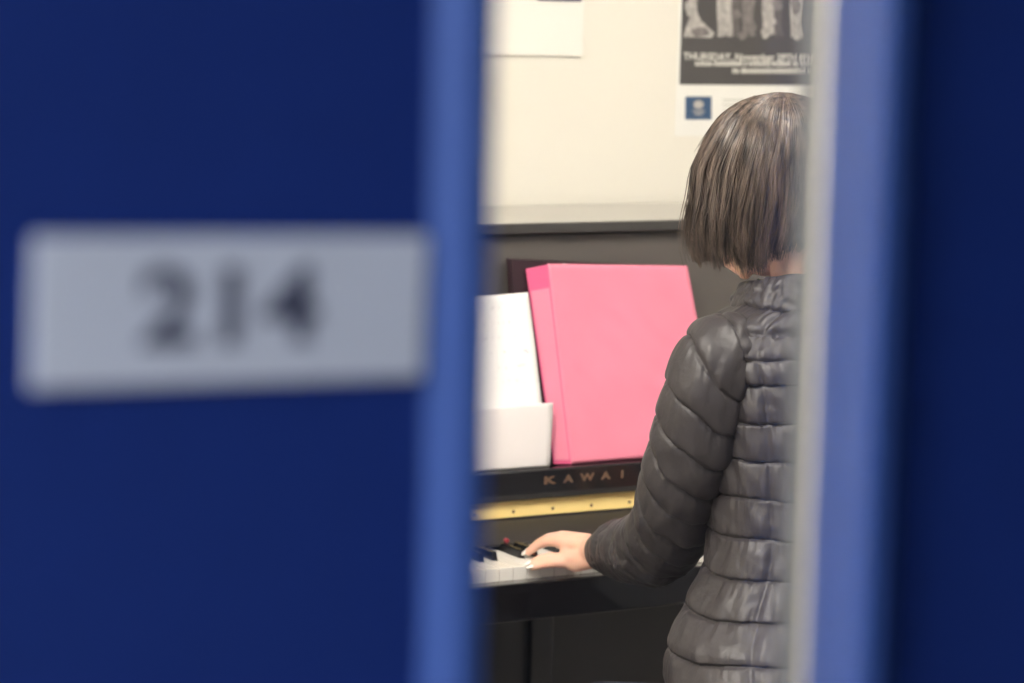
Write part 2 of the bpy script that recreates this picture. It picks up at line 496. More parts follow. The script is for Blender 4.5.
# dark binder at the back
db = thing('dark_binder', (P(600, 470, YP - .05).x, YP - .05, zt), 'dark binder standing behind the pink one and the sheets', 'binder')
bm = bmesh.new()
tl, tr_ = P(511, 259, YP - .022), P(677, 267, YP - .021)
bl = P(526, 462, YP - .064); br_ = P(690, 452, YP - .062)
bl.z = br_.z = zt - .0025
off = Vector((0, .015, 0))
hexa(bm, [bl, br_, tr_, tl, bl + off, br_ + off, tr_ + off, tl + off], .0015)
mesh_obj('cover', bm, DARKBOOK, db)
bm = bmesh.new()
o3 = Vector((-.0022, .004, 0)); o4 = Vector((-.0022, .012, 0))
hexa(bm, [bl + o3, bl + o4 + Vector((.002, 0, 0)) * 0, tl + o4, tl + o3, bl + o3 + Vector((.002, 0, 0)), bl + o4 + Vector((.002, 0, 0)), tl + o4 + Vector((.002, 0, 0)), tl + o3 + Vector((.002, 0, 0))])
mesh_obj('spine', bm, DARKBOOK, db)

# pink binder
pk = thing('pink_binder', (P(620, 465, YS).x, YS, zt), 'bright pink ring binder leaning on the piano music shelf', 'binder')
yb, yt = YP - .100, YP - .0445
fbl = P(571, 465.5, yb); fbr = P(722, 452, yb + .010); ftl = P(548, 264.5, yt); ftr = P(687.5, 266.5, yt + .010)
fbl.z = max(fbl.z, zt + .0005); fbr.z = zt + .0005
sbl = P(553.5, 468, yb + .012); stl = P(525.5, 269, yt + .016)
sbl.z = zt + .0005
off = Vector((.0, .0035, .0015))
NU, NV = 40, 50
bm = bmesh.new()
fr_, bk_ = [], []
for i in range(NV + 1):
    v = i / NV
    ra, rb_ = [], []
    for j in range(NU + 1):
        u = j / NU
        p = (fbl * (1 - u) + fbr * u) * (1 - v) + (ftl * (1 - u) + ftr * u) * v
        wv = .0022 * noise.noise(Vector((u * 3.2, v * 3.2 + u * 2, 4))) + .0013 * noise.noise(Vector((u * 7 + v * 5, v * 6, 9)))
        e = min(1, 8 * min(u, 1 - u, v, 1 - v))
        ra.append(bm.verts.new(p + Vector((0, wv * e, 0))))
        rb_.append(bm.verts.new(p + off))
    fr_.append(ra); bk_.append(rb_)
for i in range(NV):
    for j in range(NU):
        bm.faces.new((fr_[i][j], fr_[i][j + 1], fr_[i + 1][j + 1], fr_[i + 1][j]))
        bm.faces.new((bk_[i][j], bk_[i + 1][j], bk_[i + 1][j + 1], bk_[i][j + 1]))
for j in range(NU):
    bm.faces.new((fr_[0][j], bk_[0][j], bk_[0][j + 1], fr_[0][j + 1])); bm.faces.new((fr_[NV][j], fr_[NV][j + 1], bk_[NV][j + 1], bk_[NV][j]))
for i in range(NV):
    bm.faces.new((fr_[i][0], fr_[i + 1][0], bk_[i + 1][0], bk_[i][0])); bm.faces.new((fr_[i][NU], bk_[i][NU], bk_[i + 1][NU], fr_[i + 1][NU]))
bmesh.ops.recalc_face_normals(bm, faces=bm.faces)
mesh_obj('front_cover', bm, PINK, pk, True)
bm = bmesh.new()     # spine slab turning the corner, then the back cover
th = Vector((.0035, .001, 0))
hexa(bm, [sbl, fbl + Vector((-.0003, .0002, 0)), ftl + Vector((-.0003, .0002, 0)), stl, sbl + th, fbl + Vector((.002, .003, 0)), ftl + Vector((.002, .003, 0)), stl + th], .0008)
mesh_obj('spine', bm, PINKDEEP, pk)
bm = bmesh.new()
def sp(u, v):
    return (sbl * (1 - u) + fbl * u) * (1 - v) + (stl * (1 - u) + ftl * u) * v
nn = (fbl - sbl).cross(stl - sbl).normalized()
if nn.y > 0: nn = -nn
hexa(bm, [sp(.1, .02) + nn * .0009, sp(.93, .02) + nn * .0009, sp(.93, .885) + nn * .0009, sp(.1, .885) + nn * .0009, sp(.1, .02), sp(.93, .02), sp(.93, .885), sp(.1, .885)])
o = mesh_obj('spine_pocket', bm, PINK, pk); o['label'] = 'paler pink pocket on the spine'
bm = bmesh.new()
sbr = fbr + Vector((0, .009, 0)); str_ = ftr + Vector((0, .009, 0))
hexa(bm, [sbl + Vector((.004, 0, 0)), sbr, str_, stl + Vector((.004, 0, 0)), sbl + Vector((.004, .003, 0)), sbr + Vector((0, .003, 0)), str_ + Vector((0, .003, 0)), stl + Vector((.004, .003, 0))], .0008)
mesh_obj('back_cover', bm, PINKDEEP, pk)
bm = bmesh.new()
i1 = Vector((.008, .0045, .004))
hexa(bm, [fbl + i1, fbr + Vector((-.008, .0045, .004)), ftr + Vector((-.008, .0045, -.006)), ftl + Vector((.008, .0045, -.006)),
          fbl + i1 + Vector((0, .006, 0)), fbr + Vector((-.008, .0075, .004)), ftr + Vector((-.008, .0075, -.006)), ftl + Vector((.008, .0105, -.006))])
mesh_obj('pages', bm, PAPER, pk)
bm = bmesh.new()
q0, q1, q2, q3 = P(563, 263, yt + .010), P(590, 266, yt + .010), P(585, 280, yt + .009), P(564, 280, yt + .009)
hexa(bm, [q3, q2, q1, q0] + [q + Vector((0, .0012, 0)) for q in (q3, q2, q1, q0)])
mesh_obj('page_tab', bm, PAPER, pk)


def sheet(name, quad, label, cat, curl=.004, thick=.0006, seed=1, marks=()):
    """quad bl, br, tr, tl"""
    bl, br, tr, tl = quad
    t = thing(name, ((bl + br) / 2), label, cat)
    bm = bmesh.new(); N = 24
    A, B = [], []
    for i in range(N + 1):
        v = i / N; a, b = [], []
        for j in range(N + 1):
            u = j / N
            p = (bl * (1 - u) + br * u) * (1 - v) + (tl * (1 - u) + tr * u) * v
            y = curl * (math.sin(v * PI) * .6 + .5 * noise.noise(Vector((u * 2 + seed, v * 2, seed)))) * (-1)
            y *= min(1, v * 6)
            a.append(bm.verts.new(p + Vector((0, y, 0)))); b.append(bm.verts.new(p + Vector((0, y + thick, 0))))
        A.append(a); B.append(b)
    for i in range(N):
        for j in range(N):
            bm.faces.new((A[i][j], A[i][j + 1], A[i + 1][j + 1], A[i + 1][j])); bm.faces.new((B[i][j], B[i + 1][j], B[i + 1][j + 1], B[i][j + 1]))
    for j in range(N):
        bm.faces.new((A[0][j], B[0][j], B[0][j + 1], A[0][j + 1])); bm.faces.new((A[N][j], A[N][j + 1], B[N][j + 1], B[N][j]))
        bm.faces.new((A[j][0], A[j + 1][0], B[j + 1][0], B[j][0])); bm.faces.new((A[j][N], B[j][N], B[j + 1][N], A[j + 1][N]))
    bmesh.ops.recalc_face_normals(bm, faces=bm.faces)
    mesh_obj('page', bm, PAPER, t, True)
    if marks:
        for mm, lst in ((INK, [m for m in marks if not m[3]]), (PINKINK, [m for m in marks if m[3]])):
            if not lst: continue
            bm = bmesh.new()
            for (x, y, r, _) in lst:
                u = x; v = y
                p = (bl * (1 - u) + br * u) * (1 - v) + (tl * (1 - u) + tr * u) * v
                yy = curl * (math.sin(v * PI) * .6 + .5 * noise.noise(Vector((u * 2 + seed, v * 2, seed)))) * (-1) * min(1, v * 6)
                yy -= .0006
                box(bm, p.x - r * 1.6, p.x + r * 1.6, p.y + yy, p.y + yy + .0005, p.z - r * .5, p.z + r * .5)
            tag(mesh_obj('notation', bm, mm, t), kind='stuff')
    return t


def Q(px, py, Y, z=None):
    p = P(px, py, Y)
    if z is not None: p.z = z
    return p


s0 = P(541.5, 404, YP - .088)
sh1 = [Q(405, 480, YP - .098, zt + .0005), Q(548.5, 467, YP - .098, zt + .0005), P(528, 292.5, YP - .042), P(378, 304, YP - .042)]
random.seed(3)
mk = []
for row in range(6):
    for k in range(26):
        if random.random() < .35: mk.append((.50 + random.random() * .46, .50 + row * .085 + random.uniform(-.006, .006), .0009, 0))
mk += [(.945, .66, .0016, 1), (.925, .67, .0015, 1)]
sheet('sheet_music', sh1, 'tall white sheet of music standing at the left of the pink binder', 'sheet music', marks=mk)
sh2 = [Q(395, 487, YP - .1035, zt + .0005), Q(549.5, 470.5, YP - .1035, zt + .0005), P(553, 402.5, YP - .094), P(395, 416, YP - .094)]
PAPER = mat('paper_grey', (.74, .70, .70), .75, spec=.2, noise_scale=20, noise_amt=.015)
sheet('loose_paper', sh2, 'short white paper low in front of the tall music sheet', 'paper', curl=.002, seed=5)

# ------------------------------------------------------------------ posters on the back wall
YPO = YB - .0005


def flat(bm, pts, y, t=.0005):
    n = len(pts)
    a = [bm.verts.new((p.x, y, p.z)) for p in pts]; b = [bm.verts.new((p.x, y - t, p.z)) for p in pts]
    bm.faces.new(a); bm.faces.new(b[::-1])
    for i in range(n): bm.faces.new((a[i], b[i], b[(i + 1) % n], a[(i + 1) % n]))
    bmesh.ops.recalc_face_normals(bm, faces=bm.faces)


pl = P(675.5, 100, YB).x; pz0 = P(676, 136, YB).z
pw, ph = .43, .56
poster = thing('concert_poster', (pl + pw / 2, YPO, pz0), 'black and white concert poster with white border above the person', 'poster')
bm = bmesh.new(); box(bm, pl, pl + pw, YPO - .0008, YPO, pz0, pz0 + ph); mesh_obj('sheet', bm, POSTERWHITE, poster)
dl = P(679, 84, YB).x; dz0 = P(680, 84.5, YB).z
bm = bmesh.new(); box(bm, dl, pl + pw - .006, YPO - .0014, YPO - .0008, dz0, pz0 + ph - .008); mesh_obj('dark_print', bm, POSTERDARK, poster)
yv = YPO - .0014


def PW(px, py): return P(px, py, YB)


# group photograph: a row of performers, seen from the waist down at the frame's top edge
random.seed(11)
figs = [(700, 684, 712, PG1, 'skirt'), (726, 716, 736, PG1, 'legs'), (736, 731, 741, PG3, 'legs'), (748, 741, 755, PG2, 'legs'), (768, 761, 775, PG1, 'bend'), (778, 773, 783, PG3, 'legs'), (796, 789, 804, PG1, 'legs')]
for (xc, xa, xb, m, kind_) in figs:
    bm = bmesh.new()
    yv -= .00015
    if kind_ == 'skirt':
        prof = [(690, -60), (699, -60), (697, -20), (696, 10), (700, 20), (714, 33), (711, 38), (683, 37), (685, 28), (689, 18), (688, 0)]
        flat(bm, [PW(*p) for p in prof], yv, .0004)
    else:
        yb_ = 36 if kind_ == 'legs' else 34
        prof = [(xa + 1, -60), (xb - 1, -60), (xb - 1, 4), (xb - 3, 20), (xb - 2, yb_ - 6), (xb, yb_), (xc + 1, yb_ + 1), (xc, yb_ - 6), (xc - 1, yb_), (xa + 1, yb_ + 1), (xa + 1, yb_ - 10), (xa, 10)]
        flat(bm, [PW(*p) for p in prof], yv, .0004)
    mesh_obj('printed_performer', bm, m, poster)
for (x, y, rx, ry, m) in ((690, 8, 6, 9, PG1), (699, 32, 9, 5, PG2), (724, 24, 7, 6, PG1), (735, 14, 5, 5, PG2), (770, 21, 5, 5, PG1), (764, 33, 4, 6, PG1), (741, 36, 4, 4, PG2), (797, 35, 6, 5, PG1), (750, 26, 5, 7, PG2), (795, 5, 5, 10, PG2), (776, 5, 5, 6, PG2)):
    bm = bmesh.new()
    pts = [PW(x + rx * math.cos(t * PI / 6) * (1 + .2 * math.sin(t * 2.1)), y + ry * math.sin(t * PI / 6)) for t in range(12)]
    yv -= .00008
    flat(bm, pts, yv, .0004)
    mesh_obj('printed_shape', bm, m, poster)
TXTW = mat('print_text', (.80, .78, .72), .6, noise_scale=50, noise_amt=.05)
q = PW(682, 59.5)
text_mesh('date_line', 'THURSDAY, November 29TH 8PM', .0175, TXTW, poster, depth=.0002, bold=.0003, xscale=1.12, loc=(q.x, yv - .0003, q.z))
bm = bmesh.new()
for (x0, x1, yy, hh) in ((694, 812, 63.8, 4.2), (731, 812, 71.0, 4.6)):
    x = x0
    while x < x1:
        wd = random.uniform(1.2, 2.0)
        dy = (random.random() < .3) * 1.0
        aa, bb, cc, dd = PW(x, yy + hh / 2), PW(x + wd, yy + hh / 2), PW(x + wd, yy - hh / 2 - dy), PW(x, yy - hh / 2 - dy)
        flat(bm, [aa, bb, cc, dd], yv, .0003)
        x += wd + (random.uniform(1.8, 2.6) if random.random() < .13 else .75)
mesh_obj('small_print', bm, TXTW, poster)
bm = bmesh.new(); flat(bm, [PW(684.8, 119.5), PW(711, 119.5), PW(711, 96.5), PW(685, 96.5)], YPO - .0008, .0004); lg = mesh_obj('emblem', bm, LOGOBLUE, poster)
bm = bmesh.new()
flat(bm, [PW(698 + 5.2 * math.cos(t * PI / 8), 104.5 + 4.5 * math.sin(t * PI / 8)) for t in range(16)], YPO - .0012, .0002)
for (a0, a1, b0) in ((692, 704, 111.2), (694, 702, 114.2)): flat(bm, [PW(a0, b0 + .8), PW(a1, b0 + .8), PW(a1, b0 - .8), PW(a0, b0 - .8)], YPO - .0012, .0002)
mesh_obj('emblem_mark', bm, PG1, lg)
bm = bmesh.new()
for (x0, x1, yy) in ((722, 790, 100), (722, 780, 105), (722, 788, 110)):
    flat(bm, [PW(x0, yy + .8), PW(x1, yy + .8), PW(x1, yy - .8), PW(x0, yy - .8)], YPO - .0008, .0002)
mesh_obj('fine_print', bm, mat('print_pale', (.62, .62, .56), .7, noise_scale=50, noise_amt=.1), poster)

# left notice
nz = P(500, 55, YB).z; nx1 = P(582, 30, YB).x
notice = thing('wall_notice', (nx1 - .11, YPO, nz), 'white paper notice on the cream wall at the left of the poster', 'notice')
bm = bmesh.new()
ra, rb_ = [], []
for i in range(13):
    v = i / 12
    lift = .0035 * (1 - v) ** 2
    ra.append([bm.verts.new((nx1 - .216 + .216 * j / 8, YPO - .0008 - lift, nz + .279 * v)) for j in range(9)])
    rb_.append([bm.verts.new((nx1 - .216 + .216 * j / 8, YPO - .0004 - lift, nz + .279 * v)) for j in range(9)])
for i in range(12):
    for j in range(8):
        bm.faces.new((ra[i][j], ra[i][j + 1], ra[i + 1][j + 1], ra[i + 1][j]))
        bm.faces.new((rb_[i][j], rb_[i + 1][j], rb_[i + 1][j + 1], rb_[i][j + 1]))
mesh_obj('sheet', bm, mat('notice_paper', (.92, .89, .82), .7, noise_scale=10, noise_amt=.01), notice)
bm = bmesh.new()
a, b = P(536, 1.5, YB), P(580, 1.5, YB)
box(bm, a.x, b.x, YPO - .0046, YPO - .0038, b.z, b.z + .03)
mesh_obj('printed_block', bm, NUMBER, notice)

# ------------------------------------------------------------------ bench
X0 = 2.19
bench = thing('piano_bench', (X0, 2.93, 0), 'black padded piano bench under the seated person', 'bench')
bm = bmesh.new(); box(bm, X0 - .32, X0 + .32, 2.76, 3.10, .44, .50, .018, 4); mesh_obj('seat', bm, LEATHER, bench, True)
bm = bmesh.new(); box(bm, X0 - .30, X0 + .30, 2.78, 3.08, .38, .44, .004); mesh_obj('apron', bm, PIANO, bench)
for sx_ in (-1, 1):
    for sy_ in (-1, 1):
        bm = bmesh.new()
        rows = [[bm.verts.new((X0 + sx_ * .27 + a * r, 2.93 + sy_ * .12 + b * r, z)) for a, b in ((-1, -1), (1, -1), (1, 1), (-1, 1))] for z, r in ((0, .016), (.3, .021), (.38, .024))]
        grid_faces(bm, rows); bm.faces.new(rows[0][::-1]); bm.faces.new(rows[-1]); mesh_obj('leg', bm, PIANO, bench)

# ------------------------------------------------------------------ person
YB0 = 2.99
person = thing('person', (X0, 2.95, .0), 'person with short brown hair in a dark quilted jacket playing the piano', 'person')
# left arm path: pixel x, y, depth, radius in metres
arm_px = [(741, 340, 3.00, .036), (728, 345, 2.993, .046), (713, 364, 2.985, .0530), (702, 404, 2.995, .0555), (692, 447, 3.02, .0565), (681, 486, 3.06, .0565), (672, 522, 3.115, .0560), (657, 545, 3.19, .0545), (636, 549, 3.28, .0485), (615, 550, 3.355, .0410), (603, 551.5, 3.395, .034)]
armL = [(P(x, y, Y), r) for x, y, Y, r in arm_px]
wristL = P(590, 551, 3.427)


def cr(pts, t):
    n = len(pts) - 1
    i = min(int(t * n), n - 1); f = t * n - i
    p0 = pts[max(i - 1, 0)]; p1 = pts[i]; p2 = pts[i + 1]; p3 = pts[min(i + 2, n)]
    return .5 * ((2 * p1) + (p2 - p0) * f + (2 * p0 - 5 * p1 + 4 * p2 - p3) * f * f + (3 * p1 - p0 - 3 * p2 + p3) * f ** 3)


def puff(d, k=.62): return (1 - (1 - d) ** 2) ** k


def sleeve(name, path, parent, seed, spacing=.048, bunch=True):
    pts = [p for p, r in path]; rad = [r for p, r in path]
    NS, NA = 420, 150
    C = [cr(pts, i / NS) for i in range(NS + 1)]
    S = [0]
    for i in range(NS): S.append(S[-1] + (C[i + 1] - C[i]).length)
    # parallel transport
    T = [(C[min(i + 1, NS)] - C[max(i - 1, 0)]).normalized() for i in range(NS + 1)]
    n = Vector((0, 0, 1)); n = (n - T[0] * n.dot(T[0])).normalized()
    L = S[-1]
    bm = bmesh.new(); rows = []
    for i in range(NS + 1):
        n = (n - T[i] * n.dot(T[i])).normalized(); b = T[i].cross(n)
        r = cr(rad, i / NS)
        u = S[i] / L
        row = []
        for j in range(NA):
            a = 2 * PI * j / NA
            dirv = n * math.cos(a) + b * math.sin(a)
            # seam position drifts with the angle and wobbles
            s = S[i] - .027 * dirv.dot(rgt) * min(1, max(0, (.72 - u) / .2)) + .006 * noise.noise(Vector((math.cos(a) * 1.2 + seed, math.sin(a) * 1.2, S[i] * 9)))
            # bunched, narrower channels towards the cuff
            if u > .70 and bunch: s2 = s + (u - .70) * L * .9
            else: s2 = s
            k = math.floor((s2 + .018) / spacing)
            t = (s2 + .018) / spacing - k
            d = min(t, 1 - t) * 2
            amp = .0062 * (1 - .35 * max(0, (u - .7) / .3))
            # plump side is low: fabric sags toward the lower edge
            h = amp * puff(d, .36) * (1 + .15 * math.sin((t - .5) * PI))
            wr = noise.noise(Vector((math.cos(a) * r * 75, math.sin(a) * r * 75, k * 3.1 + seed + t * 1.1)))
            h += .0028 * wr * (1 - d * .75) - .0022 * math.exp(-(d / .08) ** 2) + .0024 * noise.noise(Vector((a * r * 200, k * 2.0 + t, seed))) * math.exp(-t / .22)
            h += .0032 * noise.noise(Vector((math.cos(a) * 1.7 + seed, math.sin(a) * 1.7, k * 5.3 + t * 1.3)))
            # diagonal pull folds
            h += .0022 * noise.noise(Vector((a * 1.0 + s * 30, s * 22 - a, seed + 7)))
            # elbow crumple
            e = math.exp(-((u - .66) / .10) ** 2)
            if u < .06: h *= .3 + .7 * u / .06
            h += e * .0035 * noise.noise(Vector((s * 70, a * 1.5, 3 + seed)))
            if u > .93: h *= max(0.15, (1 - u) / .07)
            row.append(bm.verts.new(C[i] + dirv * (r + h - .004)))
        rows.append(row)
    # turn the cuff inwards
    for f_, back in ((.90, .004), (.84, .02), (.82, .05)):
        c = C[NS] - T[NS] * back
        rows.append([bm.verts.new(c + (v.co - C[NS]) * f_) for v in rows[NS]])
    grid_faces(bm, rows)
    bm.faces.new(rows[0][::-1]); bm.faces.new(rows[-1])
    bmesh.ops.recalc_face_normals(bm, faces=bm.faces)
    return mesh_obj(name, bm, JACKET, parent, True)


# torso rings: z, centre y, half width a, half depth b
prof = [(.555, 2.925, .205, .155), (.60, 2.93, .230, .155), (.66, 2.94, .236, .150), (.72, 2.955, .222, .136), (.765, 2.97, .192, .123), (.80, 2.975, .168, .115), (.84, 2.98, .152, .113), (.90, 2.985, .152, .113), (.96, 2.988, .156, .113), (1.02, 2.99, .162, .111), (1.07, 2.992, .170, .107), (1.105, 2.996, .178, .101), (1.13, 3.0, .165, .094), (1.148, 3.004, .141, .086), (1.163, 3.01, .105, .077), (1.176, 3.018, .080, .068), (1.187, 3.022, .066, .060)]


def interp(tab, z):
    for i in range(len(tab) - 1):
        if z <= tab[i + 1][0]:
            f = (z - tab[i][0]) / (tab[i + 1][0] - tab[i][0])
            p0 = tab[max(i - 1, 0)]; p1 = tab[i]; p2 = tab[i + 1]; p3 = tab[min(i + 2, len(tab) - 1)]
            out = []
            for k in range(1, len(p1)):
                out.append(.5 * (2 * p1[k] + (p2[k] - p0[k]) * f + (2 * p0[k] - 5 * p1[k] + 4 * p2[k] - p3[k]) * f * f + (3 * p1[k] - p0[k] - 3 * p2[k] + p3[k]) * f ** 3))
            return out
    return list(tab[-1][1:])


def torso():
    bm = bmesh.new(); NZ, NA = 520, 340
    sp = .0515
    seams = [R(-90 - 52), R(-90 + 52)]           # back panel seams (angle in the XY plane)
    rows = []
    for i in range(NZ + 1):
        u = i / NZ
        # finer z steps near the shoulders by following the arc length approximately
        z = .555 + (1.187 - .555) * u
        cy, a_, b_ = interp(prof, z)
        row = []
        for j in range(NA):
            a = 2 * PI * j / NA
            ca, sa = math.cos(a), math.sin(a)
            e = 2 / 2.25
            x = a_ * math.copysign(abs(ca) ** e, ca); y = b_ * math.copysign(abs(sa) ** e, sa)
            p = Vector((X0 + x, cy + y, z))
            nrm = Vector((ca / max(a_, .03), sa / max(b_, .03), 0)).normalized()
            tilt = min(1, max(0, (z - 1.07) / .08))
            nrm = (nrm * (1 - tilt * .75) + Vector((0, 0, 1)) * tilt).normalized()
            # seams: pitch measured down from the shoulder, sag slightly in the middle of a panel
            pan = abs(a - (-PI / 2 % (2 * PI)))
            zz = z + .006 * noise.noise(Vector((a * 1.4, z * 6, 2))) + .010 * ca * ca * 0
            # shoulder yoke rows continue up the slope
            if z > 1.07: zz += (z - 1.07) * .55
            k = math.floor((zz - .555) / sp); t = (zz - .555) / sp - k
            d = min(t, 1 - t) * 2
            h = .0070 * puff(d, .40) * (1 - .12 * math.sin((t - .5) * PI))
            wr = noise.noise(Vector((a * 11, k * 3.7 + t * 1.2, 1.5)))
            h += .0024 * wr * (1 - d * .75) - .0024 * math.exp(-(d / .08) ** 2) + .0022 * noise.noise(Vector((a * 30, k * 2.0 + t, 3))) * math.exp(-(1 - t) / .22) + .0016 * noise.noise(Vector((a * 24, zz * 45, 6))) * (1 - d * .5)
            h += .0058 * noise.noise(Vector((a * 2.6, k * 4.1 + t, 8.5)))
            h += .0040 * noise.noise(Vector((a * 5 + z * 25, z * 18 - a * 3, 5)))
            # vertical panel seams
            for s_ in seams:
                da = (a - (s_ % (2 * PI)) + PI) % (2 * PI) - PI
                da += .02 * math.sin(z * 9)
                dist = abs(da) * (a_ + b_) / 2
                if dist < .016:
                    g = (dist / .016)
                    h = h * (.2 + .8 * puff(g, .6)) - .0015 * (1 - g)
                    h += .002 * noise.noise(Vector((z * 85, s_, 4))) * (1 - g)
            # side seam with a little crumple
            if i < 10: h *= .4 + .06 * i
            row.append(bm.verts.new(p + nrm * (h - .003)))
        rows.append(row)
    low = []
    for f_, dz in ((.93, .004), (.88, .03), (.86, .06)):
        low.append([bm.verts.new((X0 + (v.co.x - X0) * f_, prof[0][1] + (v.co.y - prof[0][1]) * f_, v.co.z + dz)) for v in rows[0]])
    rows = low[::-1] + rows
    hi = [bm.verts.new((X0 + (v.co.x - X0) * .8, 3.022 + (v.co.y - 3.022) * .8, v.co.z - .01)) for v in rows[-1]]
    rows.append(hi)
    grid_faces(bm, rows)
    bmesh.ops.recalc_face_normals(bm, faces=bm.faces)
    return mesh_obj('jacket_body', bm, JACKET, person, True)


jb = torso()
jb['label'] = 'dark quilted jacket body'
slL = sleeve('sleeve', armL, person, 1.3)
# right arm
X1 = X0
armR = [(Vector((2 * X0 - p.x, p.y, p.z)), r) for p, r in armL[:6]]
eR = armR[-1][0]
armR += [(Vector((X0 + .235, 3.13, .85)), .051), (Vector((X0 + .240, 3.20, .815)), .050), (Vector((X0 + .235, 3.29, .80)), .045), (Vector((X0 + .215, 3.37, .795)), .038), (Vector((X0 + .205, 3.41, .795)), .031)]
sleeve('sleeve', armR, person, 5.1)


# collar: two puffy crumpled rings round the neck, open at the front
def collar():
    bm = bmesh.new(); NA, NC = 260, 60
    neck = Vector((X0 - .002, 3.018, 1.153))
    rows = []
    for j in range(NA + 1):
        a = R(-90) + (j / NA - .5) * R(312)
        ca, sa = math.cos(a), math.sin(a)
        back = max(0, -sa)
        row = []
        hgt = .052 + .010 * back
        for i in range(NC):
            t = 2 * PI * i / NC
            # cross-section: tall flattened oval that leans outwards at the base, with two channels
            zz = math.sin(t) * hgt * .5 + hgt * .36
            rr = math.cos(t) * .0125
            ch = abs(math.sin(zz / hgt * PI * 1.6 + .4)) ** .6
            rr *= .75 + .45 * ch
            cr_ = noise.noise(Vector((a * 6.5 + zz * 60, zz * 55 - a * 4, 3))) * .0052 + noise.noise(Vector((a * 16, zz * 70, 9))) * .0022
            lean = (.030 - .32 * zz)
            ra = .071 + lean * .9 + rr + (cr_ if math.cos(t) > -.2 else 0)
            rb = .062 + lean * .8 + rr + (cr_ if math.cos(t) > -.2 else 0)
            row.append(bm.verts.new(neck + Vector((ra * ca, rb * sa, zz + .004 * noise.noise(Vector((a * 3, 0, 2))) + .010 * (-sa)))))
        rows.append(row)
    grid_faces(bm, rows)
    bm.faces.new(rows[0][::-1]); bm.faces.new(rows[-1])
    bmesh.ops.recalc_face_normals(bm, faces=bm.faces)
    return mesh_obj('collar', bm, JACKET, person, True)


collar()

# ---- body: one continuous surface
HEADC = P(776, 185, 3.075)
hz = HEADC.z
HR = Matrix.Rotation(R(22), 3, 'Z') @ Matrix.Rotation(R(-24), 3, 'X')    # turned a little left and looking down


def hp(x, y, z): return HEADC + HR @ Vector((x, y, z))


bm = bmesh.new()
ellipsoid(bm, hp(0, -.008, .022), (.073, .088, .078), HR)
ellipsoid(bm, hp(0, .022, -.028), (.061, .062, .082), HR)
ellipsoid(bm, hp(0, .045, -.088), (.034, .034, .026), HR)
capsule(bm, hp(-.045, .0, -.062), hp(-.012, .055, -.095), .016, .015)
capsule(bm, hp(.045, .0, -.062), hp(.012, .055, -.095), .016, .015)
capsule(bm, hp(0, .082, .0), hp(0, .099, -.032), .006, .010)
ellipsoid(bm, hp(0, .076, -.060), (.022, .012, .010), HR)
for s in (-1, 1):
    ellipsoid(bm, hp(s * .076, -.004, -.018), (.008, .019, .030), HR @ Matrix.Rotation(R(-s * 20), 3, 'Z'))
    ellipsoid(bm, hp(s * .030, .066, -.022), (.020, .016, .016), HR)
capsule(bm, P(752, 256, 3.09), P(745, 273, 3.11), .014, .0095)
capsule(bm, P(745, 272, 3.11), P(730, 258, 3.16), .0095, .014)
neck0 = Vector((X0, 3.012, 1.14))
capsule(bm, neck0, hp(0, -.030, -.055), .052, .050, 24)
ellipsoid(bm, (X0, 3.0, 1.06), (.125, .075, .07))
ellipsoid(bm, (X0, 2.985, .93), (.125, .085, .16))
ellipsoid(bm, (X0, 2.955, .75), (.115, .085, .13))
ellipsoid(bm, (X0, 2.93, .60), (.145, .105, .09))
capsule(bm, (X0 - .10, 3.0, 1.10), (X0 + .10, 3.0, 1.10), .035, .035)
for (pa, wr_) in ((armL, wristL), (armR, Vector((X0 + .20, 3.43, .795)))):
    sh_, el_ = pa[2][0], pa[7][0]
    capsule(bm, Vector((X0 + (sh_.x - X0) * .6, 3.0, 1.10)), sh_, .035, .036)
    capsule(bm, sh_, el_, .036, .031)
    capsule(bm, el_, pa[9][0], .031, .0235)
    capsule(bm, pa[9][0], wr_, .0235, .0195)
for s in (-1, 1):
    capsule(bm, (X0 + s * .085, 2.95, .575), (X0 + s * .11, 3.34, .515), .072, .050, 20)
    capsule(bm, (X0 + s * .11, 3.34, .515), (X0 + s * .12, 3.30, .12), .048, .032, 20)
    capsule(bm, (X0 + s * .12, 3.28, .07), (X0 + s * .125, 3.44, .035), .034, .024, 16)


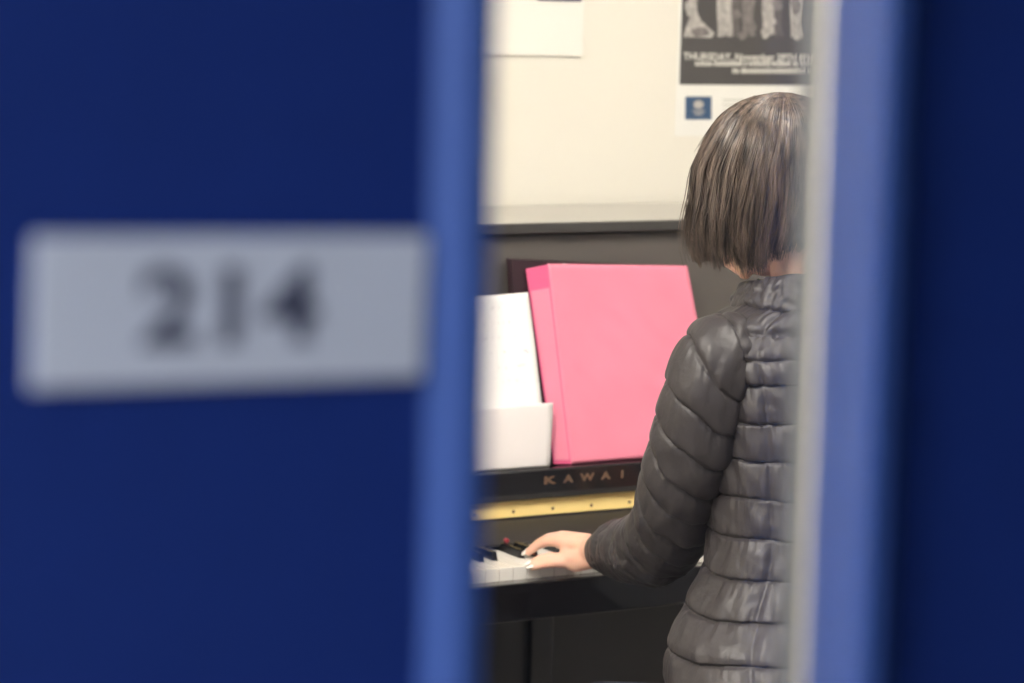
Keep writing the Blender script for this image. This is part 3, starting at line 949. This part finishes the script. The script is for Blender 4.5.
def hand(bm, wrist, fdir, side, tips, nails, knuckles=None, arch=1.0):
    """fdir: direction of the hand; side: +1 when the thumb lies on the right of fdir. tips: fingertip points index..little and thumb"""
    f = fdir.normalized(); up = Vector((0, 0, 1)); rt = f.cross(up).normalized()
    kn = []
    base = wrist
    offs = [(.024, .070, .020), (.008, .074, .023), (-.009, .070, .020), (-.024, .062, .013)]
    for (o, l, zz) in offs:
        kn.append(base + f * l + rt * o * side + up * zz)
    if knuckles: kn = knuckles
    # palm: fan of capsules from wrist to knuckles
    for i, k in enumerate(kn):
        w0 = base + (kn[0] - kn[3]).normalized() * (.014 - .0095 * i)
        capsule(bm, w0, k, .0150, .0105)
        capsule(bm, w0 + (k - w0) * .35 - up * .003, k - up * .003 - f * .006, .0115, .0100)
    for i in range(3): capsule(bm, kn[i] - f * .008, kn[i + 1] - f * .008, .0102, .0098)
    rads = [.0082, .0085, .0080, .0070]
    for i, k in enumerate(kn):
        tip = tips[i]
        d = tip - k
        lift = [.014, .016, .014, .008][i] * arch
        p1 = k + d * .42 + up * lift
        p2 = k + d * .76 + up * (lift * .72)
        r = rads[i]
        capsule(bm, k, p1, r * 1.12, r); capsule(bm, p1, p2, r, r * .9); capsule(bm, p2, tip, r * .9, r * .74)
        nails.append((tip, (tip - p2).normalized(), r * .78))
    # thumb
    tb = base + f * .018 + rt * side * .018 - up * .002
    tip = tips[4]
    m1 = tb + (tip - tb) * .45 + rt * side * .010 + up * .004
    m2 = tb + (tip - tb) * .74 + rt * side * .007 + up * .004
    capsule(bm, tb, m1, .0150, .0105); capsule(bm, m1, m2, .0100, .0092); capsule(bm, m2, tip, .0092, .0075)
    nails.append((tip, (tip - m2).normalized(), .0078))


nails = []
ZT = ZK + .0065
fd = Vector((-.66, .70, 0))
# fingertips on the keys
tipsL = [P(531, 549.5, 3.525), P(528.5, 552, 3.512), P(531.5, 563.5, 3.470), P(533, 567.5, 3.4615), P(560, 546, 3.535)]
for t in tipsL[:2]: t.z = max(ZT, min(t.z, ZT + .02))
knL = [P(562, 537, 3.478), P(559, 541, 3.470), P(564, 559.5, 3.452), P(571, 563.5, 3.444)]
hand(bm, wristL, fd, 1, tipsL, nails, knL, .45)
wR = Vector((X0 + .20, 3.43, .795))
tipsR = [wR + Vector((-.026, .105, 0)), wR + Vector((-.004, .112, 0)), wR + Vector((.02, .108, 0)), wR + Vector((.045, .09, 0)), wR + Vector((-.05, .06, 0))]
for t in tipsR: t.z = ZT
hand(bm, wR, Vector((0, 1, 0)), -1, tipsR, nails)
body = remeshed('body', bm, SKIN, person, .0028, 3)
for (tip, d, r) in nails:
    bm = bmesh.new()
    q = d.to_track_quat('Y', 'Z').to_matrix()
    up = q @ Vector((0, 0, 1))
    if up.z < 0: up = -up
    for a in range(1):
        ellipsoid(bm, tip + up * r * .42 + d * r * .55, (r * .82, r * 1.35, r * .48), q, 12, 8)
    mesh_obj('fingernail', bm, NAIL, person, True)
for s in (-1, 1):
    bm = bmesh.new(); ellipsoid(bm, hp(s * .030, .0735, -.020), (.012, .010, .007), HR, 14, 10); mesh_obj('eye', bm, EYE, person, True)
bm = bmesh.new(); ellipsoid(bm, hp(0, .086, -.061), (.019, .006, .0055), HR, 14, 10); mesh_obj('lips', bm, LIP, person, True)
# trousers and shoes
bm = bmesh.new()
ellipsoid(bm, (X0, 2.93, .60), (.157, .116, .098))
for s in (-1, 1):
    capsule(bm, (X0 + s * .085, 2.95, .575), (X0 + s * .11, 3.34, .515), .080, .060, 20)
    capsule(bm, (X0 + s * .11, 3.34, .515), (X0 + s * .12, 3.30, .12), .058, .046, 20)
remeshed('trousers', bm, TROUSER, person, .006, 3)
for s in (-1, 1):
    bm = bmesh.new(); capsule(bm, (X0 + s * .12, 3.27, .06), (X0 + s * .125, 3.45, .038), .045, .036, 20)
    for v in bm.verts: v.co.z = max(v.co.z, .002)
    mesh_obj('shoe', bm, SHOE, person, True)


# ---- hair: an undercoat shell plus strands
HC = HEADC + Vector((0, 0, 0))
ZTOP = P(782, 92, 3.06).z
# rows: drop below the top, forward shift of the section centre, side radius, fore-aft radius
hs = [(.000, .0, .004, .004), (.006, .0, .030, .032), (.016, .001, .052, .056), (.035, .002, .074, .080), (.065, .004, .091, .097), (.100, .010, .101, .107), (.140, .013, .104, .107), (.175, .016, .106, .109), (.205, .017, .102, .107), (.235, .014, .093, .100), (.27, .010, .080, .090)]
HYAW = R(24)
hcx, hcy = P(779, 185, 3.055).x, 3.055
fvec = Vector((-math.sin(HYAW), math.cos(HYAW), 0)); svec = Vector((math.cos(HYAW), math.sin(HYAW), 0))


def hem(a):
    """drop of the hem for azimuth a (0 = front of the face, PI = nape)"""
    d = abs((a + PI) % (2 * PI) - PI) * 180 / PI
    tab = [(0, .230), (60, .228), (85, .227), (100, .227), (112, .231), (122, .222), (132, .209), (150, .203), (181, .205)]
    for i in range(len(tab) - 1):
        if d <= tab[i + 1][0]:
            f = (d - tab[i][0]) / (tab[i + 1][0] - tab[i][0])
            return tab[i][1] * (1 - f) + tab[i + 1][1] * f
    return .205


def hsurf(a, drop, off=0.0):
    o_, ra, rb = interp(hs, drop)
    ca, sa = math.cos(a), math.sin(a)
    # nape tucked in under the back of the skull
    tuck = max(0, -ca) * max(0, (drop - .13) / .10) * .030
    rb2 = rb - tuck
    p = Vector((hcx, hcy, ZTOP - drop)) + fvec * (o_ + (rb2 + off) * ca) + svec * ((ra + off) * sa)
    return p


def face_gap(a, drop):
    """true where the face shows between the two curtains of hair"""
    return abs((a + PI) % (2 * PI) - PI) < R(36) and drop > .085


bm = bmesh.new()
NA_, ND = 120, 50
rows = []
for i in range(ND + 1):
    row = []
    for j in range(NA_):
        a = 2 * PI * j / NA_
        dd = (i / ND) ** 1.3 * (hem(a) - .010)
        w_ = .0015 * noise.noise(Vector((a * 9, dd * 6, 0)))
        row.append(bm.verts.new(hsurf(a, dd, (-.014 + w_) * min(1, dd / .03) - .0012)))
    rows.append(row)
for i in range(ND):
    for j in range(NA_):
        a = 2 * PI * (j + .5) / NA_
        if face_gap(a, (i / ND) ** 1.3 * hem(a)): continue
        bm.faces.new((rows[i][j], rows[i][(j + 1) % NA_], rows[i + 1][(j + 1) % NA_], rows[i + 1][j]))
bm.faces.new(rows[0][::-1])
bmesh.ops.solidify(bm, geom=bm.faces[:], thickness=.003)
bmesh.ops.recalc_face_normals(bm, faces=bm.faces)
hair = mesh_obj('hair', bm, HAIR, person, True)

random.seed(21)
bm = bmesh.new()


def strand(pts, r):
    rows = []
    n = len(pts)
    for i, p in enumerate(pts):
        t = (pts[min(i + 1, n - 1)] - pts[max(i - 1, 0)]).normalized()
        s1 = t.cross(p - Vector((hcx, hcy, ZTOP - .16))).normalized(); s2_ = t.cross(s1)
        rr = r * (1 - .75 * max(0, (i / (n - 1) - .6) / .4))
        rows.append([bm.verts.new(p + s1 * rr * math.cos(2 * PI * k / 3) + s2_ * rr * math.sin(2 * PI * k / 3)) for k in range(3)])
    grid_faces(bm, rows)


NST = 7500
for s in range(NST):
    a0 = random.uniform(-PI, PI)
    # clumps
    cl = noise.noise(Vector((math.cos(a0) * 7, math.sin(a0) * 7, 0)))
    start = random.choice([.0, .0, .0, .006, .02, .035])
    end = hem(a0) + .022 * cl + random.uniform(-.012, .007)
    if random.random() < .04: end += random.uniform(0, .012)
    fly = random.random() < .05
    offs = random.uniform(-.003, .0025)
    sw = random.uniform(-.10, .10); swp = random.uniform(0, 6)
    pts = []
    n = 20
    ok = True
    for i in range(n):
        t = i / (n - 1)
        dd = start + (end - start) * t ** 1.15
        a = a0 + sw * t * (t - .2) + .035 * math.sin(swp + t * 5) * t + .13 * noise.noise(Vector((math.cos(a0) * 4, math.sin(a0) * 4, t * 2))) * t
        if face_gap(a, dd): ok = False; break
        ox = offs + .0022 * noise.noise(Vector((math.cos(a0) * 9, math.sin(a0) * 9, t * 3))) * (1 + 2.2 * t)
        if fly: ox += .009 * t * t * (1 + math.sin(swp)) + .002
        pts.append(hsurf(a, max(dd, .001), ox))
    if not ok: 
        if len(pts) < 5: continue
    strand(pts, random.uniform(.00045, .0009))
st = mesh_obj('hair_strands', bm, HAIR, hair, True)

# ------------------------------------------------------------------ lights
def ceiling_light(loc, w, l, power, col, label, name='ceiling_light'):
    t = thing(name, (loc[0], loc[1], ZC), label, 'light')
    bm = bmesh.new()
    frame_pts = [(0, 0)]
    for (x0, x1, y0, y1) in ((-w / 2 - .02, w / 2 + .02, -l / 2 - .02, -l / 2), (-w / 2 - .02, w / 2 + .02, l / 2, l / 2 + .02), (-w / 2 - .02, -w / 2, -l / 2, l / 2), (w / 2, w / 2 + .02, -l / 2, l / 2)):
        box(bm, loc[0] + x0, loc[0] + x1, loc[1] + y0, loc[1] + y1, ZC - .04, ZC)
    mesh_obj('frame', bm, METALG, t)
    bm = bmesh.new(); box(bm, loc[0] - w / 2 + .001, loc[0] + w / 2 - .001, loc[1] - l / 2 + .001, loc[1] + l / 2 - .001, ZC - .03, ZC - .001)
    mesh_obj('diffuser', bm, emit_mat('diffuser_glow', col, power), t)
    return t


ceiling_light((.75, 2.1), .6, 1.2, 41, (1, .93, .84), 'ceiling light left of the piano player')
ceiling_light((2.75, 2.3), .6, 1.2, 21.5, (1, .93, .84), 'ceiling light near the right wall of the practice room')
ceiling_light((-2.2, .15), .6, 1.2, 104.0, (.80, .88, 1), 'corridor ceiling light far to the left of the door')

wd = bpy.data.worlds.new('world'); sc.world = wd; wd.use_nodes = True
wd.node_tree.nodes['Background'].inputs[0].default_value = (.6, .7, 1, 1)
wd.node_tree.nodes['Background'].inputs[1].default_value = .25

sc.view_settings.view_transform = 'Standard'
sc.view_settings.look = 'None'
sc.view_settings.gamma = 1
sc.view_settings.use_curve_mapping = False
sc.view_settings.exposure = 0.0
